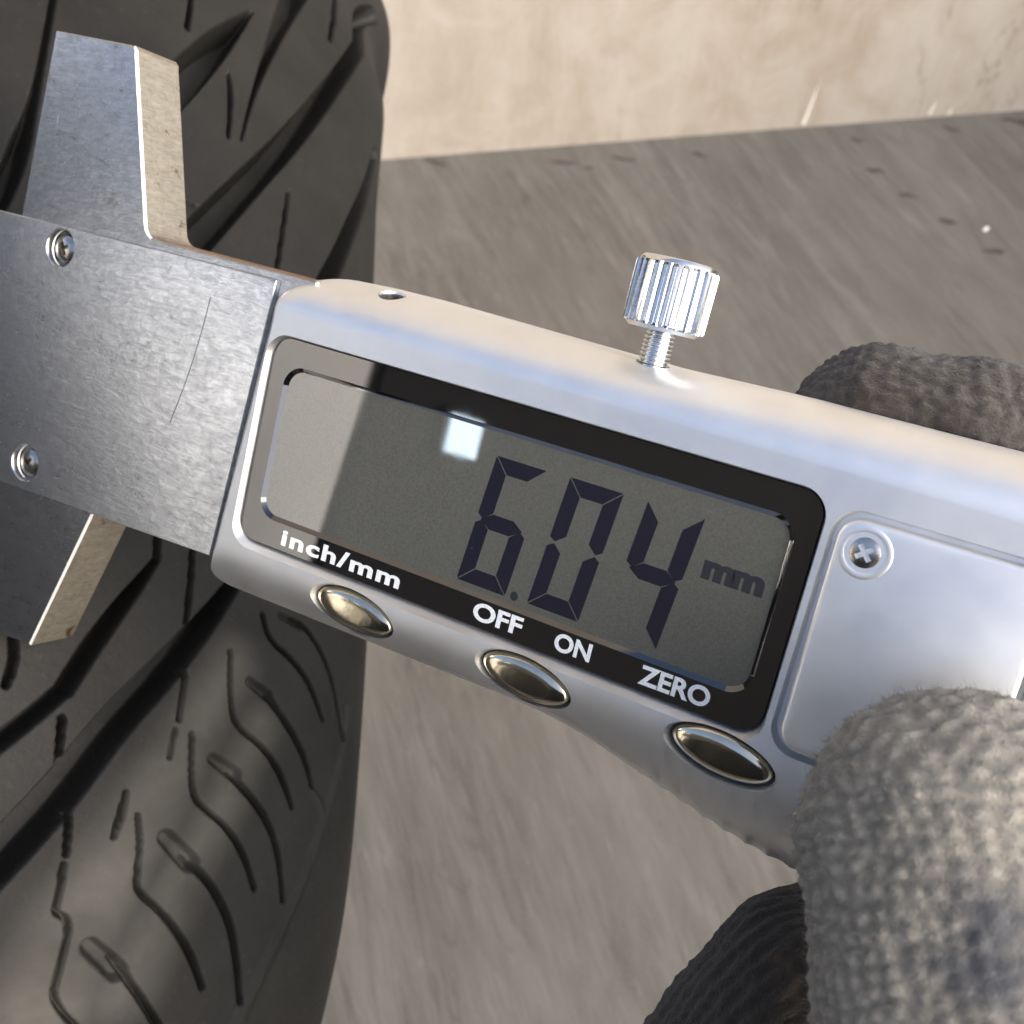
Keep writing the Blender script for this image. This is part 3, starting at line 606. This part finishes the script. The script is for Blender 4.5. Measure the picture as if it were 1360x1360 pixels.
# battery cover with its screw
def soft_plate(name, x0, y0, x1, y1, r, z0, z1, ch, mat_, parent, n=8):
    base = rrect(x0, y0, x1, y1, r, n); lp = [z3(base, z0)]
    for q in range(5):
        t = math.pi / 2 * q / 4; lp.append(z3(inset(base, ch * (1 - math.cos(t))), z1 - ch * (1 - math.sin(t))))
    v, f = loft(lp); return mesh(name, v, f, mat_, parent, 40, MM)
cover = soft_plate('battery_cover', 63.75, -22.95, 81.2, -1.0, 2.1, -1.4, .18, .45, M_SATIN, cal)
def screw(name, x, y, z, r, mat_, parent, tilt=0.0, well=None):
    o = bpy.data.objects
    pr = [(r * .98, -1.2), (r, -.25)] + [(r * math.cos(R(a)), -.25 + .5 * math.sin(R(a))) for a in (15, 35, 55, 72, 84)]
    s_ = lathe(name, pr, 32, mat_, parent)
    # crossed slot cut into the head
    L = .62 * r; wd = .17 * r; cr = [(wd, L), (-wd, L), (-wd, wd), (-L, wd), (-L, -wd), (-wd, -wd), (-wd, -L), (wd, -L), (wd, -wd), (L, -wd), (L, wd), (wd, wd)]
    v, f = loft([z3([(p[0] * .6, p[1] * .6) for p in cr], -.55), z3(cr, 1.0)])
    me = bpy.data.meshes.new('slot'); me.from_pydata([tuple(np.array(q) * MM) for q in v], [], f); fix_normals(me)
    c = bpy.data.objects.new('slot', me); COL.objects.link(c); fix_normals(s_.data); c.parent = parent
    boolean(s_, c); bpy.data.objects.remove(c); finish(s_.data, 30); s_.data.materials.clear(); s_.data.materials.append(mat_)
    s_.location = (x * MM, y * MM, z * MM); s_.rotation_euler = (0, 0, tilt); return s_
screw('screw', 66.4, -3.75, .12, 1.75, M_NICKEL, cover, .7)
lathe('screw_seat', [(2.35, -.5), (2.35, .20), (2.15, .28), (1.82, .22), (1.80, -.4)], 40, M_SATIN, cover, Matrix.Translation((66.4 * MM, -3.75 * MM, 0)))

# sliding jaw and its cover plate with two sunk screws
jl_ = [(-43.6, 5.4), (-45.5, -26.4), (-47.5, -49.2), (-30.35, -48.15), (-23.5, -28.2), (-23.0, -27.0), (3, -26.6), (3, 6.6)]
fil = [(-21.0 + 1.9 * math.cos(R(a)) - .0, 8.5 + 1.9 * math.sin(R(a))) for a in (-90, -110, -130, -150, -168)]
jl_ += fil + [(-28.6, 26.6), (-28.75, 27.3), (-29.3, 27.75), (-42.4, 27.95)]
jaw = prism('sliding_jaw', [tuple(p) for p in jl_], -9.0, -2.05, .26, M_JAW, cal, 25)
pl = [(-47.6, 5.25), (-47.9, -28.65), (-38, -28.4), (-3.75, -27.05), (-1.85, 5.7)]
platep = prism('cover_plate', pl, -2.0, -1.2, .12, M_STEEL, cal, 25)
cv, cf = [], []
for sx, sy in ((-35.0, 2.75), (-35.3, -24.75)):
    v, f = loft([z3(ellipse(sx, sy, 2.3, 2.3, 0, 36), -2.6), z3(ellipse(sx, sy, 2.3, 2.3, 0, 36), -1.35), z3(ellipse(sx, sy, 2.55, 2.55, 0, 36), -1.0), z3(ellipse(sx, sy, 2.55, 2.55, 0, 36), 1)]); b0 = len(cv); cv += v; cf += [tuple(i + b0 for i in q) for q in f]
cme = bpy.data.meshes.new('cut'); cme.from_pydata([tuple(np.array(q) * MM) for q in cv], [], cf); fix_normals(cme)
cut = bpy.data.objects.new('cut', cme); COL.objects.link(cut); cut.parent = cal; fix_normals(platep.data); boolean(platep, cut)
fix_normals(jaw.data); cut.location = (0, 0, -.9 * MM); boolean(jaw, cut); bpy.data.objects.remove(cut)
finish(platep.data, 25); finish(jaw.data, 25)
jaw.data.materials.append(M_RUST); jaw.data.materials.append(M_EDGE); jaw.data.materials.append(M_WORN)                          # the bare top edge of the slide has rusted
for p_ in jaw.data.polygons:
    if p_.normal.y > .8 and p_.center.x > -.0215 and abs(p_.center.y - .0066) < .002: p_.material_index = 1
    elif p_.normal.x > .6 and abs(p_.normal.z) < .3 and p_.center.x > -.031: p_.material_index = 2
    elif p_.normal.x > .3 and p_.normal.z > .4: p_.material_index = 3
sc_ = [(-10.5 - 1.0 * q - 1.6 * q * q, 2.0 - 15.5 * q) for q in [k / 9 for k in range(10)]]
plate('scratch', [(x + .06, y) for x, y in sc_] + [(x - .07, y) for x, y in sc_[::-1]], -1.199, .004, M_GAP2, platep)
for sx, sy, tl in ((-35.0, 2.75, .5), (-35.3, -24.75, .9)): screw('screw', sx, sy, -1.85, 1.75, M_NICKEL, platep, tl)
bm_ = prism('beam', [(-62, -19), (118, -19), (118, -3), (-62, -3)], -12.5, -9.05, .15, M_STEEL, cal, 25)

# locking screw on the top edge: threaded stem and knurled head
KX, KZ = 41.3, -6.0
Rk = Matrix(((1, 0, 0, KX * MM), (0, 0, 1, 0), (0, -1, 0, KZ * MM), (0, 0, 0, 1)))       # local z runs along y
pr = []; y = 3.5
pr.append((1.45, y))
while y < 10.0:
    pr += [(1.30, y + .02), (1.55, y + .16), (1.56, y + .22), (1.30, y + .40)]; y += .42
pr += [(1.3, 10.6), (1.3, 11)]
stem = lathe('threaded_stem', pr, 36, M_CHROME, cal, Rk, 60)
NK = 24; lp = []
def knurl(r, y, amp):
    out = []
    for k in range(NK * 8):
        a = 2 * math.pi * k / (NK * 8); ph = (k % 8) / 8
        d = amp * max(0.0, min(1.0, (abs(ph - .5) - .16) / .22)); out.append(((r - d) * math.cos(a), (r - d) * math.sin(a), y))
    return out
for r, y, a_ in ((2.2, 10.25, 0), (3.45, 10.3, 0), (3.75, 10.62, 0), (4.0, 10.68, .0), (4.12, 10.9, .42), (4.12, 16.4, .42), (4.02, 16.65, .1), (3.8, 16.72, 0), (3.7, 17.0, 0), (3.5, 17.2, 0), (1.2, 17.25, 0)):
    lp.append(knurl(r, y, a_))
v, f = loft(lp); head = mesh('knurled_head', v, f, M_CHROME, cal, 28, MM); head.matrix_local = Rk
# ------------------------------------------------------------------ gloved hand: fingers and palm as one skin, in the caliper's face frame
CH = {  # joints (x, y, z, radius) from the tip to the palm
 'thumb': [(80.5, -21.0, 11.9, 11.9), (86, -33, 14.5, 12.4), (93, -48, 18.5, 12.6), (101, -66, 21, 13.6), (113, -88, 18, 16)],
 'index': [(61.0, 5.3, -21.8, 9.2), (70, 5.9, -22.5, 9.7), (84, 4.4, -25.5, 10.2), (104, -8, -29, 10.6), (124, -34, -20, 12), (132, -62, -4, 15)],
 'middle': [(70, -15, -25.5, 9.2), (84, -17, -27.5, 10), (104, -24, -30, 10.6), (124, -50, -22, 12), (130, -76, -2, 15)],
 'ring': [(60, -82, -8, 9.6), (65.5, -68, -9, 10), (72.5, -50, -12, 10.4), (90, -44, -27, 10.4), (112, -62, -26, 11.5), (122, -88, -4, 15)],
 'little': [(74, -96, -10, 8.4), (80, -84, -14, 8.8), (90, -74, -24, 9), (106, -84, -24, 10), (116, -100, -4, 13)],
 'palm': [(130, -68, 0, 18), (122, -92, 4, 21), (124, -118, 8, 23), (128, -150, 12, 25)],
}
bm = bmesh.new()
for k, j in CH.items():
    j = np.array(j, float)
    for A, B in zip(j[:-1], j[1:]):
        L = np.linalg.norm(B[:3] - A[:3]); n_ = max(2, int(L / 1.6))
        for q in range(n_ + 1):
            c = A + (B - A) * q / n_
            bmesh.ops.create_icosphere(bm, subdivisions=3, radius=c[3], matrix=Matrix.Translation(c[:3]))
me = bpy.data.meshes.new('hand'); bm.to_mesh(me); bm.free()
hand = bpy.data.objects.new('hand', me); COL.objects.link(hand)
md = hand.modifiers.new('r', 'REMESH'); md.mode = 'VOXEL'; md.voxel_size = .44; md.use_smooth_shade = True
ms = hand.modifiers.new('s', 'SMOOTH'); ms.factor = .5; ms.iterations = 18
bpy.context.view_layer.update()
hm = bpy.data.meshes.new_from_object(hand.evaluated_get(bpy.context.evaluated_depsgraph_get())); bpy.data.objects.remove(hand)
nv = len(hm.vertices); co = np.empty(nv * 3, np.float32); hm.vertices.foreach_get('co', co); co = co.reshape(-1, 3).astype(float)
no = np.empty(nv * 3, np.float32); hm.vertices.foreach_get('normal', no); no = no.reshape(-1, 3).astype(float)
# nearest finger axis of each vertex -> length along it and angle round it
best = np.full(nv, 1e9); AL = np.zeros(nv); AN = np.zeros(nv); RB = np.zeros(nv); TH = np.zeros(nv)
for ki, (k, j) in enumerate(CH.items()):
    j = np.array(j, float); s0 = 0.0
    for si, (A, B) in enumerate(zip(j[:-1], j[1:])):
        d = B[:3] - A[:3]; L = np.linalg.norm(d); d = d / L
        u = (co - A[:3]) @ d; uc = np.clip(u, -30 if si == 0 else 0, L if si < len(j) - 2 else L + 40)
        rr = A[3] + (B[3] - A[3]) * np.clip(u / L, 0, 1)
        ucc = np.clip(u, 0, L); q = np.linalg.norm(co - (A[:3] + ucc[:, None] * d), axis=1) - rr
        e1 = np.cross(d, [0, 0, 1.0]); e1 /= np.linalg.norm(e1); e2 = np.cross(d, e1)
        v_ = co - A[:3]; an = np.arctan2(v_ @ e2, v_ @ e1)
        b = q < best; best = np.where(b, q, best); AL = np.where(b, s0 + uc, AL); AN = np.where(b, an, AN); TH = np.where(b, ki, TH)
        s0 += L
# lattice noise, smooth and cheap
LT = rng.random((64, 64, 64))
def vnoise(p):
    q = np.floor(p).astype(int); t = p - q; t = t * t * (3 - 2 * t); out = 0
    for i in (0, 1):
        for j in (0, 1):
            for k in (0, 1):
                wt = (t[:, 0] if i else 1 - t[:, 0]) * (t[:, 1] if j else 1 - t[:, 1]) * (t[:, 2] if k else 1 - t[:, 2])
                out = out + wt * LT[(q[:, 0] + i) % 64, (q[:, 1] + j) % 64, (q[:, 2] + k) % 64]
    return out - .5
n3, n2, n1, n05 = vnoise(co / 5.0), vnoise(co / 2.2 + 9), vnoise(co / 1.05 + 21), vnoise(co / .62 + 33)
NR = np.where(TH == 0, 42, 40)
ph = AN * NR + n3 * 3.0 + n2 * .9
rib = .5 + .5 * np.cos(ph)
loop_ = .5 + .5 * np.cos(AL * 2 * math.pi / 1.35 + np.cos(ph) * 1.5 + n2 * 5.0)
# towards the tip the knit bunches into uneven bumps
c1 = .5 + .5 * np.cos((co @ np.array([.80, .52, .30])) * 2 * math.pi / 1.6 + n3 * 9 + n2 * 4.5); c2 = .5 + .5 * np.cos((co @ np.array([-.42, .82, -.38])) * 2 * math.pi / 1.35 + n3 * 8 - n2 * 5)
bumpk = np.clip(1.0 * c1 * c2 + .5 * (n1 + .35) + .2 * n05, 0, 1)
wr = np.clip((AL - 9) / 17 + n3 * .5, 0, 1); wr = wr * wr * (3 - 2 * wr)
knit = np.clip(wr * (.66 * rib + .18 * loop_ * (.3 + .7 * rib) + .5 * n1 + .12) + (1 - wr) * bumpk + .3 * n05, 0, 1)
fine = rng.random(nv)
disp = (knit - .5) * .36 + n1 * .16 + n05 * .14 + (fine - .5) * .08 + n3 * .9
shade_tint = np.where(TH >= 3, 1.0, 0.0) * np.where(TH == 5, 0, 1) + np.where(TH == 1, .97 + n3 * .3, 0)  # ring, little and index fingers coloured darker, standing in for shade
# a dark greasy smear on the side of the thumb
sm_ = np.linalg.norm((co - np.array([83.2, -22.0, 23.0])) * np.array([1, 1, .6]), axis=1)
smear = .85 * np.clip(1.25 - sm_ / 4.0 + n2 * .9 + n1 * .5, 0, 1)
co2 = co + no * disp[:, None]
# where the glove touches the caliper it is pressed flat against it
inb = (co2[:, 0] > -2) & (co2[:, 0] < 96) & (co2[:, 1] < 7.3) & (co2[:, 1] > -36)
fr = inb & (TH == 0) & (co2[:, 2] < .25); co2[fr, 2] = .25
bk = inb & (TH > 0) & (co2[:, 2] > -15.1) & (co2[:, 1] > -32); co2[bk, 2] = -15.1
hm.vertices.foreach_set('co', (co2 * MM).astype(np.float32).ravel()); hm.update()
at = hm.attributes.new('smear', 'FLOAT', 'POINT'); at.data.foreach_set('value', smear.astype(np.float32))
at = hm.attributes.new('shade_tint', 'FLOAT', 'POINT'); at.data.foreach_set('value', shade_tint.astype(np.float32))
at = hm.attributes.new('knit', 'FLOAT', 'POINT'); at.data.foreach_set('value', np.clip(knit * .85 + fine * .15, 0, 1).astype(np.float32))
hm.polygons.foreach_set('use_smooth', np.ones(len(hm.polygons), bool)); hm.name = 'gloved_hand'
glove = link('gloved_hand', hm, M_GLOVE); glove.matrix_world = MW
tag(glove, 'hand in a worn grey knitted glove gripping the caliper between thumb and fingers', 'gloved hand')
# loose fibres standing off the knit
vis = np.where(((TH == 0) & (no[:, 2] > -.35) & (co[:, 1] > -75)) | ((TH == 1) & (no[:, 1] > -.2) & (co[:, 0] < 95)) | ((TH == 3) & (no[:, 0] < .5)))[0]
vis = vis[shade_tint[vis] < .25 + .0 * TH[vis]]
vis = vis[smear[vis] < .25]
NF = 42000
pick = rng.choice(vis, NF); P_ = co2[pick]; n_ = no[pick]
d1 = n_ + rng.normal(0, .75, (NF, 3)); d1 /= np.linalg.norm(d1, axis=1)[:, None]
d2 = d1 + rng.normal(0, .8, (NF, 3)); d2 /= np.linalg.norm(d2, axis=1)[:, None]
ln = rng.gamma(1.8, .22, NF)[:, None] + .12; sd_ = np.cross(d1, rng.normal(0, 1, (NF, 3))); sd_ /= np.linalg.norm(sd_, axis=1)[:, None]
hw = .016
A_ = P_ - n_ * .1; B_ = A_ + d1 * ln * .55; C_ = B_ + d2 * ln * .45
V = np.stack([A_ - sd_ * hw, A_ + sd_ * hw, B_ + sd_ * hw * .8, B_ - sd_ * hw * .8, C_], 1).reshape(-1, 3) * MM
i5 = np.arange(NF) * 5
me = bpy.data.meshes.new('fuzz')
me.from_pydata(V.tolist(), [], [q for i in i5.tolist() for q in ((i, i + 1, i + 2, i + 3), (i + 3, i + 2, i + 4))])
fz_ = link('fuzz', me, M_FUZZ, glove); fz_['kind'] = 'stuff'

# small square lamp on the added stand-in board, seen mirrored in the display
lm = N('lamp_glow'); lm.set(Base_Color=(.8, .85, .9), Emission_Color=(.62, .84, 1.0), Emission_Strength=2.6)
lamp = empty('square_lamp', Matrix.Translation(Vector((-.596, -0.252, 0.859))) @ Matrix.Rotation(R(-31), 4, 'X'))
tag(lamp, 'small lit square lamp on the added stand-in board, mirrored in the display', 'lamp')
def box(name, c, s_, mat_, parent):
    v = [(c[0] + a * s_[0] / 2, c[1] + b * s_[1] / 2, c[2] + d * s_[2] / 2) for a in (-1, 1) for b in (-1, 1) for d in (-1, 1)]
    me = bpy.data.meshes.new(name); me.from_pydata(v, [], [(0, 1, 3, 2), (4, 6, 7, 5), (0, 4, 5, 1), (2, 3, 7, 6), (0, 2, 6, 4), (1, 5, 7, 3)]); fix_normals(me); return link(name, me, mat_, parent)
box('lamp_body', (0, 0, 0), (.006, .036, .036), M_ADDED_DARK, lamp); box('lamp_panel', (.004, 0, 0), (.003, .029, .029), lm.m, lamp)
